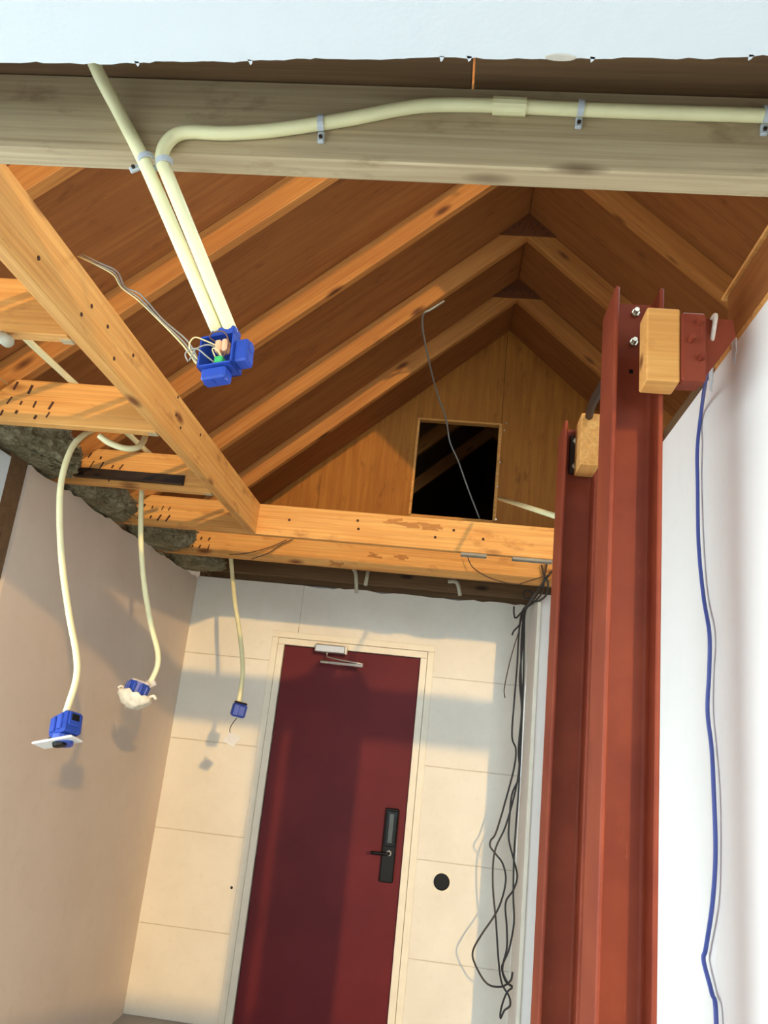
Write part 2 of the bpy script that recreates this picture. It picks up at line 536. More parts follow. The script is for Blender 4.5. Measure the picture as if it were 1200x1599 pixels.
tag(block('roof_side_skyblock', (0.2, -3.7, 5.55), (4.1, JOISTS[1], 5.63), 'oldwood'), 'high flat timber roof added over the side of the hall to block the sky', 'roof', kind='structure')  # unseen roof added to keep overhead sky off the door wall
tag(block('wall_side_skyblock', (4.0, -3.7, 0), (4.1, 1.6, 5.55), 'plaster_right'), 'pale outer wall added at the side of the hall to block the sky', 'wall', kind='structure')  # added out of view to shut off sky light from the right
tag(block('wall_parapet_skyblock', (0.6, -3.7, 0), (4.1, -3.6, 1.8), 'plaster_right'), 'low white wall added under the open front behind the viewer to cut low sky light', 'wall', kind='structure')  # unseen parapet added to trim low sky light below the sun's path
tag(block('wall_front_skyblock', (-1.9, -3.7, 0), (0.6, -3.6, 4.3), 'plaster_right'), 'white wall added behind the viewer beside the open front to block the sky', 'wall', kind='structure')  # added behind the camera to hold back frontal sky light

# plywood gable with the hatch
HX0, HX1, HZ0, HZ1 = -0.325, 0.233, 3.05, 3.735
GY = 4.975
wg = thing('wall_gable', (RIDGE, GY, ZT), 'ochre plywood gable end with an open hatch', 'wall', kind='structure')
def gz(x): return ZSH - SLOPE * abs(x - RIDGE) - 0.001
cols = [-1.66, -0.93, HX0, HX1, 0.9, 1.6, 2.15]
for a, b in zip(cols, cols[1:]):
    a2, b2 = a + 0.0012, b - 0.0012
    def top_pts(x0, x1):
        pts = [(x1, gz(x1))]
        if x0 < RIDGE < x1: pts.append((RIDGE, gz(RIDGE)))
        pts.append((x0, gz(x0)))
        return pts
    if a == HX0:
        pcs = [[(a2, HZ1), (b2, HZ1)] + ([(b2, gz(b2))] + [(a2, gz(a2))]), [(a2, 2.60), (b2, 2.60), (b2, HZ0), (a2, HZ0)]]
    else:
        pcs = [[(a2, 2.60), (b2, 2.60)] + top_pts(a2, b2)]
    for pc in pcs:
        if len({round(v, 3) for _, v in pc}) < 2: continue
        bm = bmesh.new()
        prism(bm, pc, 1, GY, GY + 0.018)
        mesh_obj('plywood_sheet', bm, 'gableply', wg)
hf = 0.014
for lo, hi in (((HX0 - 0.002, GY - 0.004, HZ0), (HX0 + hf, GY + 0.05, HZ1)), ((HX1 - hf, GY - 0.004, HZ0), (HX1 + 0.006, GY + 0.05, HZ1)),
               ((HX0, GY - 0.004, HZ1 - hf * 0.6), (HX1, GY + 0.05, HZ1 + 0.004)), ((HX0, GY - 0.004, HZ0 - 0.004), (HX1, GY + 0.05, HZ0 + hf))):
    block('hatch_edge', lo, hi, 'pine', wg, bev=0.002, label='pale cut edge of the hatch')
for px, py in [(791, 661), (781, 722), (777, 760), (775, 811), (788, 672)]:
    p = at(px, py, 1, GY)
    cyl_obj('screw_head', p, p - Vector((0, 0.004, 0)), 0.006, 'zinc', wg, 8)
# dark loft beyond the hatch
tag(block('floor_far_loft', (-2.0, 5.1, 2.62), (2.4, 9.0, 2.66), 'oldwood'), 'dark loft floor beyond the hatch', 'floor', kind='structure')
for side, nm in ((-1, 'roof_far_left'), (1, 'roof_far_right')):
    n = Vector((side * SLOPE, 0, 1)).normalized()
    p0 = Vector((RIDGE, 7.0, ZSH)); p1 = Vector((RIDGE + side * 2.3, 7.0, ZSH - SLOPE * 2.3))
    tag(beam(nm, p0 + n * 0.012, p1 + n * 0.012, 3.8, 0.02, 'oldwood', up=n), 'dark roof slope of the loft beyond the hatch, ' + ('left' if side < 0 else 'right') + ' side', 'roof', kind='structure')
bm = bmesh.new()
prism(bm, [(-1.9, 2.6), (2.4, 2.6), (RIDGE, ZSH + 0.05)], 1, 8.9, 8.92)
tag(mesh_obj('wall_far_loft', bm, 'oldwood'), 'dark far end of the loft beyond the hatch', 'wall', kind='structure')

# ---------------------------------------------------------------- the door
dr = thing('door_1', ((DX0 + DX1) / 2, YB, 0), 'dark red hall door with a cream frame', 'door', kind='structure')
leaf = block('door_leaf', (DX0, YB + 0.012, 0.0), (DX1, YB + 0.052, DZ + 0.008), 'door', dr, bev=0.002)
block('door_leak_backing', (FX0 + 0.04, YB + 0.054, 0), (FX1 - 0.04, YB + 0.10, FZ), 'black', dr, bev=0)  # black backing added behind the leaf to stop light leaking past it
mid = 0.040
for nm, o0, o1, yy, lab in (('frame_outer', 0.0, mid, 0.010, None), ('frame_inner', mid + 0.0022, 0.083, 0.004, None)):
    # left, right, head
    for lo, hi in (((FX0 + o0, YB - 0.012 + yy, 0), (FX0 + o1, YB + 0.09, FZ - o1)), ((FX1 - o1, YB - 0.012 + yy, 0), (FX1 - o0, YB + 0.09, FZ - o1)),
                   ((FX0 + o0, YB - 0.012 + yy, FZ - o1 + 0.001), (FX1 - o0, YB + 0.09, FZ - o0))):
        block(nm, lo, hi, 'trimwhite', dr, bev=0.002)
# door closer
cl = block('door_closer', (-0.822, YB - 0.058, 2.118), (-0.632, YB - 0.008, 2.168), 'silver', dr, bev=0.006, label='silver door closer')
block('closer_cap', (-0.632, YB - 0.059, 2.117), (-0.620, YB - 0.007, 2.169), 'whiteplastic', cl, bev=0.004)
bm = bmesh.new()
a0 = Vector((-0.742, YB - 0.040, 2.105)); a1 = Vector((-0.715, YB - 0.060, 2.088)); a2 = Vector((-0.505, YB - 0.10, 2.066))
tube(bm, [a0 + Vector((0, 0, 0.02)), a0, a1, a2], 0.0055, 8, 4)
mesh_obj('closer_arm', bm, 'silver', cl, smooth=True)
beam('closer_rod', Vector((-0.765, YB - 0.045, 2.060)), a2 + Vector((0, 0.0, -0.012)), 0.012, 0.018, 'silver', cl, bev=0.003)
cyl_obj('closer_joint', Vector((-0.775, YB - 0.05, 2.062)), Vector((-0.735, YB - 0.05, 2.060)), 0.011, 'zinc', cl, 10)
# lock plate with handle
lk = block('lock_plate', (-0.286, YB - 0.010, 0.85), (-0.205, YB + 0.012, 1.255), 'black', dr, bev=0.006, label='black electronic lock plate')
block('lock_reader', (-0.276, YB - 0.016, 1.045), (-0.212, YB - 0.008, 1.242), 'blackgloss', lk, bev=0.004)
block('reader_strip', (-0.258, YB - 0.019, 1.065), (-0.232, YB - 0.014, 1.225), 'slate', lk, bev=0.002)
bm = bmesh.new()
tube(bm, [(-0.243, YB - 0.006, 1.010), (-0.243, YB - 0.050, 1.010), (-0.255, YB - 0.060, 1.010), (-0.345, YB - 0.060, 1.008)], 0.0095, 10, 5)
mesh_obj('door_handle', bm, 'black', lk, smooth=True)
cyl_obj('handle_rose', (-0.243, YB - 0.01, 1.010), (-0.243, YB - 0.022, 1.010), 0.015, 'silver', lk, 14)

# round black opening for a switch, and a small drill hole
p = at(690, 1377, 1, YB)
bm = bmesh.new()
N = 24
def ring(r, yy): return [bm.verts.new((r * math.cos(2 * math.pi * k / N), yy, r * math.sin(2 * math.pi * k / N))) for k in range(N)]
R0, R1, R2, R3 = ring(0.046, 0.0), ring(0.046, -0.007), ring(0.043, -0.0075), ring(0.040, -0.0045)
for A, B in ((R0, R1), (R1, R2), (R2, R3)):
    for k in range(N): bm.faces.new((A[k], A[(k + 1) % N], B[(k + 1) % N], B[k]))
bm.faces.new(R3)
wsb = thing('wall_socket', p, 'round black switch opening in the wall right of the door', 'wall socket')
mesh_obj('socket_ring', bm, 'black', wsb, Matrix.Translation(p))
bm = bmesh.new()
lohi(bm, (-0.050, -0.0018, -0.052), (0.050, 0.001, 0.052), 0.0006)
mesh_obj('paper_square', bm, 'trimwhite', wsb, Matrix.Translation(p))
p = at(362, 1386, 1, YB)
cyl_obj('drill_hole', p + Vector((0, 0.001, 0)), p - Vector((0, 0.003, 0)), 0.008, 'black', wb, 10)

# ---------------------------------------------------------------- timbers: front beam, trimmer, joists
fb = thing('front_beam', (0, 1.1, ZC), 'grey-brown pine beam, greyed for shade, across the top under the torn ceiling edge', 'beam')
beam('beam_timber', (-2.0, 1.0975, (ZC + ZT) / 2), (3.0, 1.0975, (ZC + ZT) / 2), 0.045, ZT - ZC, 'greywood', fb)

def joist(name, x0, x1, yf, mat, label, cat='joist', group=None, w=0.042):
    t = thing(name, ((x0 + x1) / 2, yf, ZC), label, cat, group)
    o = beam('joist_timber', (x0, yf + w / 2, (ZC + ZT) / 2), (x1, yf + w / 2, (ZC + ZT) / 2), w, ZT - ZC, mat, t)
    return t

# trimmer running away from the camera, with bored holes
TX = -0.98
tr = thing('trimmer_beam', (TX, 2.4, ZC), 'long orange pine trimmer running diagonally from the upper left to the header', 'beam')
beam('trimmer_timber', (TX - 0.02, 1.122, (ZC + ZT) / 2), (TX - 0.02, JOISTS[3] - 0.002, (ZC + ZT) / 2), 0.040, ZT - ZC, 'pine', tr)
for px, py in [(143, 478), (127, 491), (168, 510), (178, 560), (208, 555), (278, 620), (282, 668), (275, 648), (313, 679), (60, 403)]:
    p = at(px, py, 0, TX)
    cyl_obj('nail_hole', p - Vector((0.002, 0, 0)), p + Vector((0.0014, 0, 0)), 0.006, 'dash', tr, 8)
for yy in (1.80, 2.44, 3.11):
    block('packing_block', (TX - 0.075, yy - 0.03, ZC - 0.002), (TX - 0.0405, yy - 0.002, ZC + 0.06), 'greywood', tr, bev=0.003, label='small packing block at a joint')

XE = TX - 0.042
STUB_LABELS = ['nearest short joist stub left of the trimmer, cut off by the photo edge',
               'short joist stub with broad diagonal shadow stripes above the green insulation',
               'short joist stub with the dark rusty recess along its lower edge']
for i, yf in enumerate(JOISTS[:3]):
    t = joist('ceiling_joist', XL - 0.16, XE, yf, 'pine', STUB_LABELS[i], 'joist', 'ceiling joists')
    # punched nail plate slots near the heel
    bm = bmesh.new()
    for k in range(13):
        xx = XL + 0.05 + (k % 5) * 0.05 + rnd.uniform(-0.02, 0.02)
        zz = ZC + 0.03 + (k // 5) * 0.045 + rnd.uniform(-0.01, 0.01)
        cube(bm, xx, yf - 0.0004, zz, rnd.uniform(0.004, 0.010), 0.0014, rnd.uniform(0.012, 0.036), rot=Matrix.Rotation(rnd.uniform(0.2, 0.5), 3, 'Y'))
    tag(mesh_obj('nail_slots', bm, 'dash', t), 'dark slots left by a nail plate', kind='stuff')
t = joist('header_joist', XL - 0.16, 1.9, JOISTS[3], 'pine', 'bright pine header below the hatch, front one of the two cross joists', 'joist', 'ceiling joists')
for px, py in [(452, 812), (559, 813), (560, 826), (680, 839), (709, 828), (755, 842)]:
    p = at(px, py, 1, JOISTS[3])
    cyl_obj('knot', p + Vector((0, 0.002, 0)), p - Vector((0, 0.0012, 0)), 0.007, 'dash', t, 8)
# torn bits of plasterboard still nailed under the header
for x0, x1 in ((at(720, 866, 1, 3.75).x, at(760, 870, 1, 3.75).x), (at(800, 873, 1, 3.75).x, 0.46)):
    block('board_remnant', (x0, JOISTS[3] + 0.004, ZC - 0.014), (x1, JOISTS[3] + 0.05, ZC - 0.001), 'shadedpaper', t, bev=0.002, label='scrap of plasterboard, its shade painted grey')
for px, py in [(610, 813), (640, 818), (668, 822)]:
    p = at(px, py, 1, JOISTS[3])
    bm = bmesh.new()
    for k in range(7):
        cube(bm, rnd.uniform(-0.045, 0.045), -0.0006 * k, rnd.uniform(-0.014, 0.014), rnd.uniform(0.03, 0.07), 0.0012, rnd.uniform(0.006, 0.014), rot=Matrix.Rotation(rnd.uniform(-0.2, 0.2), 3, 'Y'))
    mesh_obj('torn_grain', bm, 'torn', t, Matrix.Translation(p))
bm = bmesh.new()
for k in range(10):
    xx = XL + 0.03 + (k % 5) * 0.05 + rnd.uniform(-0.01, 0.01)
    cube(bm, xx, JOISTS[3] - 0.0008, ZC + 0.04 + (k // 5) * 0.05, rnd.uniform(0.004, 0.010), 0.0014, rnd.uniform(0.014, 0.040), rot=Matrix.Rotation(rnd.uniform(0.15, 0.5), 3, 'Y'))
tag(mesh_obj('nail_slots', bm, 'dash', t), 'dark slots left by a nail plate', kind='stuff')
t = joist('ceiling_joist', XL - 0.16, 1.9, JOISTS[4], 'pine', 'knotty pine joist directly behind and below the header', 'joist', 'ceiling joists')
bm = bmesh.new()
for k in range(8):
    xx = XL + 0.10 + (k % 4) * 0.05 + rnd.uniform(-0.01, 0.01)
    cube(bm, xx, JOISTS[4] - 0.0008, ZC + 0.045 + (k // 4) * 0.05, rnd.uniform(0.004, 0.010), 0.0014, rnd.uniform(0.014, 0.040), rot=Matrix.Rotation(rnd.uniform(0.15, 0.5), 3, 'Y'))
tag(mesh_obj('nail_slots', bm, 'dash', t), 'dark slots left by a nail plate', kind='stuff')
for px, py in [(525, 880), (588, 868), (630, 870)]:
    p = at(px, py, 1, JOISTS[4])
    bm = bmesh.new()
    for k in range(6):
        cube(bm, rnd.uniform(-0.035, 0.035), -0.0006 * k, rnd.uniform(-0.012, 0.012), rnd.uniform(0.02, 0.05), 0.0012, rnd.uniform(0.006, 0.014), rot=Matrix.Rotation(rnd.uniform(-0.3, 0.3), 3, 'Y'))
    mesh_obj('torn_grain', bm, 'torn', t, Matrix.Translation(p))
ld = thing('loft_shade_deck', (-0.5, 4.6, ZT), 'dark boards added as shade over the gap between the rear joist and the gable', 'boards')  # boards added to shade the top of the door wall
for a, b in zip((-1.8, -1.0, -0.2, 0.62), (-1.0, -0.2, 0.62, 1.7)):
    block('deck_board', (a + 0.001, JOISTS[4] + 0.002, ZT + 0.001), (b - 0.001, GY - 0.002, ZT + 0.018), 'oldwood', ld, bev=0.001)
tag(beam('tie_joist', (XL - 0.1, 4.93, 2.628), (0.62, 4.93, 2.628), 0.05, 0.13, 'oldwood'), 'dark joist tight against the wall above the door', 'joist')

# dark strip put in for the shade of a rusty recess on the third stub
t = thing('rusty_recess', (-1.35, JOISTS[2], ZC), 'dark rusty recess, built as a dark strip, at the lower edge of the third joist stub', 'recess')
p0, p1 = at(118, 742, 1, JOISTS[2] - 0.012), at(286, 755, 1, JOISTS[2] - 0.012)
block('recess_back', (p0.x, JOISTS[2] - 0.004, ZC + 0.022), (p1.x, JOISTS[2] - 0.001, ZC + 0.066), 'darkmetal', t, bev=0.001)
block('recess_lip', (p0.x, JOISTS[2] - 0.034, ZC + 0.020), (p1.x, JOISTS[2] - 0.004, ZC + 0.024), 'darkmetal', t, bev=0.001)

# ---------------------------------------------------------------- roof trusses
def truss(yf, label, gusset=True, w=0.045):
    t = thing('roof_truss', (RIDGE, yf, ZRB), label, 'roof truss', 'roof trusses under the plywood slopes')
    hv = ZSH - ZRB
    c = math.cos(math.atan(SLOPE))
    hp = hv * c
    for side in ((-1,) if yf < 2.0 else (-1, 1)):
        reach = 2.15
        n = Vector((side * SLOPE, 0, 1)).normalized()
        a = Vector((RIDGE, yf + w / 2, (ZSH + ZRB) / 2)); d = Vector((side, 0, -SLOPE)).normalized()
        p0 = a + d * 0.0
        p1 = a + d * (reach / abs(d.x))
        o = beam('rafter', p0, p1, w, hp - 0.001, 'rafter', t, up=n)
        # plumb cut at the ridge
        bm = bmesh.new(); bm.from_mesh(o.data)
        inv = WORLD[o.name].inverted()
        bmesh.ops.bisect_plane(bm, geom=bm.verts[:] + bm.edges[:] + bm.faces[:], plane_co=inv @ Vector((RIDGE, yf, 3)), plane_no=inv.to_3x3() @ Vector((-side, 0, 0)), clear_outer=True)
        bmesh.ops.holes_fill(bm, edges=bm.edges)
        bm.to_mesh(o.data); bm.free()
    if gusset:
        bm = bmesh.new()
        prism(bm, [(RIDGE - 0.175, ZRB + 0.005), (RIDGE + 0.175, ZRB + 0.005), (RIDGE, ZSH - 0.002 + 0.0)], 1, yf - 0.012, yf - 0.0005)
        g = mesh_obj('gusset_plate', bm, 'gusset', t, label='dark triangular gusset plate at the ridge')
        bm = bmesh.new()
        for k in range(12):
            zz = ZRB + 0.02 + 0.025 * (k // 4)
            half = (ZSH - zz) / SLOPE - 0.03
            cube(bm, RIDGE + (k % 4 - 1.5) / 1.5 * half, yf - 0.013, zz, 0.006, 0.002, 0.02, rot=Matrix.Rotation(0.5, 3, 'Y'))
        tag(mesh_obj('nail_slots', bm, 'dash', g), kind='stuff')
    return t
TL = ['nearest roof truss, an orange strip right under the front beam at upper left',
      'roof truss with its left rafter passing behind the hanging blue junction box',
      'roof truss with a bright orange left rafter reaching the front beam near the ridge',
      'roof truss with the larger dark gusset triangle at the ridge',
      'rearmost roof truss in front of the hatch, with the smaller gusset triangle']
for yf, lab in zip(JOISTS, TL):
    truss(yf, lab)
for yf, lab in ((5.75, 'nearer dark truss in the loft, seen low through the open hatch'), (6.6, 'farther dark truss in the loft, seen high through the open hatch')):
    t = truss(yf, lab, gusset=False)
    t['group'] = 'trusses beyond the hatch'

# ---------------------------------------------------------------- mineral wool at the eaves
def wool(name, pts, rad, label, seed):
    t = bmesh.new()
    bmesh.ops.create_icosphere(t, subdivisions=6, radius=1.0)
    L = Vector(pts[1]) - Vector(pts[0]); c = (Vector(pts[0]) + Vector(pts[1])) / 2
    for v in t.verts:
        d = v.co.copy()
        q = Vector((d.x * rad[0], d.y * L.length / 2, d.z * rad[1]))
        w_ = Vector((q.x * 16, q.y * 9, q.z * 30)) + 2.5 * noise.noise_vector(q * 9)
        s = 1 + 0.40 * noise.noise(q * 7 + Vector((seed, 0, 0))) + 0.30 * (0.5 - abs(noise.noise(w_))) + 0.16 * noise.noise(q * 42 + Vector((0, seed, 0))) + 0.12 * noise.noise(q * 110)
        v.co = Vector((q.x * s, max(-L.length / 2, min(L.length / 2, q.y * (0.9 + 0.1 * s))), max(q.z * s, 2.520 - c.z)))
    o = mesh_obj(name, t, 'wool', None, Matrix.Translation(c), smooth=True)
    fb_ = bmesh.new()
    for k in range(70):
        a = Vector((rnd.uniform(-1, 1), rnd.uniform(-1, 1), rnd.uniform(-1, 0.3)))
        if a.length > 1: a.normalize()
        st = Vector((a.x * rad[0], a.y * L.length / 2, max(a.z * rad[1], 2.53 - c.z)))
        d1 = Vector((rnd.uniform(-0.02, 0.05), rnd.uniform(-0.03, 0.03), rnd.uniform(-0.012, 0.02)))
        d2 = Vector((rnd.uniform(-0.01, 0.05), rnd.uniform(-0.03, 0.03), rnd.uniform(-0.035, 0.005)))
        pts_ = [st, st + d1, st + d1 + d2]
        for p_ in pts_: p_.y = max(-L.length / 2, min(L.length / 2, p_.y))
        tube(fb_, pts_, rnd.uniform(0.0008, 0.0018), 4, 3)
    tag(mesh_obj('wool_fibres', fb_, 'wool', o, Matrix.Translation(c)), kind='stuff')
    return tag(o, label, 'insulation', 'mineral wool batts at the eaves')
wool('insulation_wool', ((XL - 0.02, 1.80, 2.66), (XL - 0.02, 2.395, 2.66)), (0.10, 0.12), 'grey mineral wool at the far left behind the nearest stub', 1)
wool('insulation_wool', ((XL - 0.03, 2.45, 2.60), (XL - 0.03, 3.065, 2.60)), (0.16, 0.12), 'large greenish mineral wool tuft above the wall behind the striped joist stub', 2)
wool('insulation_wool', ((XL - 0.01, 3.115, 2.585), (XL - 0.01, 3.715, 2.585)), (0.12, 0.085), 'dark mineral wool tuft between the third stub and the header', 3)
wool('insulation_wool', ((XL + 0.03, 3.765, 2.59), (XL + 0.03, 4.335, 2.59)), (0.17, 0.085), 'ragged mineral wool tuft under the end of the header', 4)
wool('insulation_wool', ((XL + 0.05, 4.385, 2.575), (XL + 0.05, 4.90, 2.575)), (0.16, 0.06), 'mineral wool tuft in the corner above the door wall', 5)

# ---------------------------------------------------------------- red steel columns
def hcol(name, x0, yf, z1, label, b=0.14, h=0.10):
    t = thing(name, (x0 + h / 2, yf + b / 2, 0), label, 'steel column', 'red steel columns')
    tf, tw = 0.009, 0.007
    x1 = x0 + h
    yw = yf + b / 2
    block('flange', (x0, yf, 0), (x0 + tf, yf + b, z1), 'steel', t, bev=0.0025)
    block('flange', (x1 - tf, yf, 0), (x1, yf + b, z1), 'steel', t, bev=0.0025)
    bm = bmesh.new()
    rr = 0.008
    pl = []
    ya, yb = yw - tw / 2, yw + tw / 2
    pl = [(x0 + tf, ya - rr), (x0 + tf + rr * 0.3, ya - rr * 0.3), (x0 + tf + rr, ya), (x1 - tf - rr, ya), (x1 - tf - rr * 0.3, ya - rr * 0.3), (x1 - tf, ya - rr),
          (x1 - tf, yb + rr), (x1 - tf - rr * 0.3, yb + rr * 0.3), (x1 - tf - rr, yb), (x0 + tf + rr, yb), (x0 + tf + rr * 0.3, yb + rr * 0.3), (x0 + tf, yb + rr)]
    prism(bm, pl, 2, 0.0, z1 - 0.002)
    mesh_obj('web', bm, 'steel', t)
    return t
def bolt(parent, p, r, L, mat='zinc', nut=True):
    d = Vector((0, -1, 0))
    o = cyl_obj('bolt', p, p + d * L, r, mat, parent, 10)
    if nut:
        cyl_obj('nut', p + d * 0.0, p + d * L * 0.45, r * 1.75, mat, o, 6)
c1 = hcol('steel_column', 0.288, 1.50, 2.61, 'front red steel column, right of centre, with two bolts near its top')
c2 = hcol('steel_column', 0.288, 2.20, 2.60, 'shorter-looking rear red steel column, left of the front one')
for px, py in ((992, 491), (989, 537)):
    bolt(c1, at(px, py, 1, 1.5665), 0.0052, 0.022)
p = at(986, 580, 1, 1.565)
block('bolt_hole', p + Vector((-0.004, -0.0008, -0.004)), p + Vector((0.004, 0.001, 0.004)), 'black', c1, bev=0)
# cleat plate with bolts on the rear column
cp = block('cleat_plate', (0.312, 2.252, 2.455), (0.37, 2.264, 2.575), 'darkmetal', c2, bev=0.002, label='dark cleat plate')
for dz in (2.555, 2.475):
    bolt(c2, Vector((0.328, 2.252, dz)), 0.005, 0.018)

# steel beam crossing over to the wall, with packing timber
sb = thing('steel_beam', (0.47, 1.46, 2.365), 'red steel beam end with a three-bolt plate above the white wall', 'steel beam')
bm = bmesh.new()
prism(bm, [(0.402, 2.375), (0.448, 2.375), (0.470, 2.412), (0.514, 2.480), (0.511, 2.518), (0.402, 2.518)], 1, 1.456, 1.492)
mesh_obj('beam_web', bm, 'steel', sb)
pl = block('end_plate', (0.402, 1.425, 2.366), (0.449, 1.455, 2.512), 'steel', sb, bev=0.004)
for px, py in ((1092, 505), (1079, 532), (1094, 560)):
    q = at(px, py, 1, 1.425)
    cyl_obj('bolt', q, q + Vector((0, -0.020, 0)), 0.006, 'steel', pl, 10)
pb = thing('timber_block', (0.36, 1.45, 2.36), 'pale sawn timber block bolted in front of the front column', 'timber block')
beam('packing_timber', (0.337, 1.461, 2.442), (0.401, 1.461, 2.442), 0.062, 0.158, 'pine', pb)
pb2 = thing('timber_block', (0.36, 2.15, 2.44), 'bright yellow timber end held between the flanges of the rear column', 'timber block')
beam('packing_timber', (0.354, 2.140, 2.522), (0.354, 2.249, 2.522), 0.056, 0.156, 'pine', pb2)
# dark pipe rising behind the rear block
p0, p1 = at(912, 656, 1, 2.235), at(952, 585, 1, 2.235)
tag(tube_obj('steel_rod', [(0.356, 2.22, 2.603), at(926, 630, 1, 2.00), at(946, 594, 1, 1.80), at(958, 570, 1, 1.70)], 0.011, 'darkmetal', n=3), 'dark rod rising from the rear timber block behind the front column', 'rod')

# timber over the right-hand wall
wp = thing('wall_top_beam', (0.6, 1.4, 2.555), 'timber with its shade put into a darker colour, running along the top of the white right-hand wall', 'beam')
beam('beam_timber', (0.585, 0.9, 2.62), (0.585, 1.64, 2.62), 0.045, 0.13, 'ply', wp)  # darker plywood colour stands in for the shade on this timber
block('top_lath', (0.556, 0.9, 2.686), (0.60, 1.66, 2.694), 'pine', wp, bev=0.001)
tag(beam('wall_rail', (0.60, 1.66, 2.565), (0.60, 2.2, 2.565), 0.06, 0.05, 'oldwood'), 'dark rail on top of the white wall behind the front column', 'rail')

# ---------------------------------------------------------------- conduits
RC = 0.0113
FY = 1.075 - RC - 0.001        # axis of conduits clipped on the front beam
cond_long = [at(x, y, 1, FY) for x, y in ((262, 275), (253, 250), (258, 228), (275, 211), (300, 206), (350, 208), (420, 204), (500, 193), (560, 183), (620, 171), (680, 164), (780, 165), (905, 171), (1050, 176), (1200, 181))]
endp = at(1300, 187, 1, FY)
rot = Matrix.Rotation(math.radians(-6), 4, 'Y') @ Matrix.Rotation(math.radians(-10), 4, 'X') @ Matrix.Rotation(math.radians(-12), 4, 'Z')
JM = Matrix.Translation(at(337, 545, 1, 1.165)) @ rot
BX = JM @ Vector((0.004, 0.020, 0.040))
BL = JM @ Vector((0.004 - 0.0115, 0.020, 0.044))
drop2 = [JM @ Vector((0.004 + 0.0115, 0.020, 0.044))]
cd = thing('conduit', cond_long[0], 'cream conduit bending along the front beam and dropping to the blue junction box', 'conduit', 'cream conduits on the front beam')
tube_obj('pipe', [drop2[0]] + [(drop2[0] * (1 - k) + cond_long[0] * k) for k in (0.35, 0.7, 0.93)] + cond_long + [endp], RC, 'conduit', cd, 12, 6)
s0, s1 = at(770, 165, 1, FY), at(822, 167, 1, FY)
cyl_obj('coupling', s0, s1, RC * 1.28, 'conduit', cd, 14)
q0 = at(148, 100, 1, 1.02); q1 = at(226, 254, 1, FY)
cs = thing('conduit', q1, 'straight cream conduit coming down through the ceiling edge to the blue junction box', 'conduit', 'cream conduits on the front beam')
tube_obj('pipe', [at(120, 45, 1, 0.99) + Vector((0, 0, 0.03)), q0, at(190, 183, 1, FY - 0.004), q1, q1 * 0.5 + BL * 0.5, BL], RC, 'conduit', cs, 12, 5)
# clips
def clip(px, py, lab, tilt=0.0, right=True):
    q = at(px, py, 1, FY)
    t = thing('pipe_clip', q, lab, 'pipe clip', 'grey conduit clips on the front beam')
    bm = bmesh.new()
    m = Matrix.Translation(q) @ Matrix.Rotation(tilt, 4, 'Y')
    r1, r2 = RC + 0.0006, RC + 0.003
    N = 12
    sec = []
    for k in range(N + 1):
        a = math.pi * (0.0 + k / N)
        sec.append((a, r1, r2))
    for s_ in (0,):
        A = [[bm.verts.new((x, -r * math.sin(a), r * math.cos(a))) for r in (r1, r2) for x in (-0.005, 0.005)] for a, _, _ in sec]
        for u, v in zip(A, A[1:]):
            for i, j in ((0, 1), (1, 3), (3, 2), (2, 0)):
                bm.faces.new((u[i], u[j], v[j], v[i]))
    mesh_obj('saddle', bm, 'clip', t, m, smooth=False)
    bm = bmesh.new()
    lohi(bm, (-0.0055, 0.004, -RC - 0.020), (0.0055, RC + 0.0005, -RC + 0.001), 0.002)
    mesh_obj('clip_foot', bm, 'clip', t, m)
    qq = m @ Vector((0, 0.004, -RC - 0.012)); q3 = m @ Vector((0, 0.0005, -RC - 0.012))
    cyl_obj('screw', qq, q3, 0.0032, 'darkmetal', t, 8)
clip(502, 193, 'grey clip on the long bend left of centre of the front beam', -0.06)
clip(907, 170, 'grey clip right of the pipe coupling on the front beam', 0.04)
clip(1197, 180, 'grey clip cut by the right edge of the photo', 0.04)
clip(228, 250, 'grey clip holding the straight conduit at the lower edge of the front beam', 1.05)
clip(257, 255, 'grey clip holding the bent conduit where it leaves the front beam', 1.35)

# ---------------------------------------------------------------- blue junction box on the conduits
jb = thing('junction_box', BX, 'open blue junction box hanging from two cream conduits, full of wires', 'junction box')
w2, dpt, wt = 0.031, 0.040, 0.003
bm = bmesh.new()
lohi(bm, (-w2, dpt - wt, -w2), (w2, dpt, w2))
lohi(bm, (-w2, 0, -w2), (-w2 + wt, dpt, w2)); lohi(bm, (w2 - wt, 0, -w2), (w2, dpt, w2))
lohi(bm, (-w2, 0, -w2), (w2, dpt, -w2 + wt)); lohi(bm, (-w2, 0, w2 - wt), (w2, dpt, w2))
mesh_obj('box_body', bm, 'bluebox', jb, JM)
def spout(nm, cx, cz, sx, sz):
    bm = bmesh.new()
    lohi(bm, (cx - sx, 0.006, cz - sz), (cx + sx, 0.034, cz + sz), 0.003)
    o = mesh_obj(nm, bm, 'bluebox', jb, JM)
    bm = bmesh.new()
    if sx > sz:
        for dx in (-0.011, 0.011): cyl(bm, (cx + dx, 0.020, cz - sz - 0.001), (cx + dx, 0.020, cz + sz + 0.001), 0.0102, 12)
    else:
        for dy in (-0.011, 0.011): cyl(bm, (cx - sx - 0.001, 0.020, cz + dy), (cx + sx + 0.001, 0.020, cz + dy), 0.0102, 12)
    mesh_obj('spout_socket', bm, 'bluebox', o, JM)
spout('spout', 0.004, w2 + 0.010, 0.022, 0.011)
spout('spout', -0.004, -w2 - 0.010, 0.022, 0.011)
spout('spout', w2 + 0.011, -0.004, 0.012, 0.022)
bm = bmesh.new()
for dx in (-0.006, 0.006):
    cube(bm, 0.008 + dx, 0.008, 0.008, 0.011, 0.018, 0.024, 0.003)
mesh_obj('wire_connector', bm, 'connector', jb, JM, label='peach wire connector')
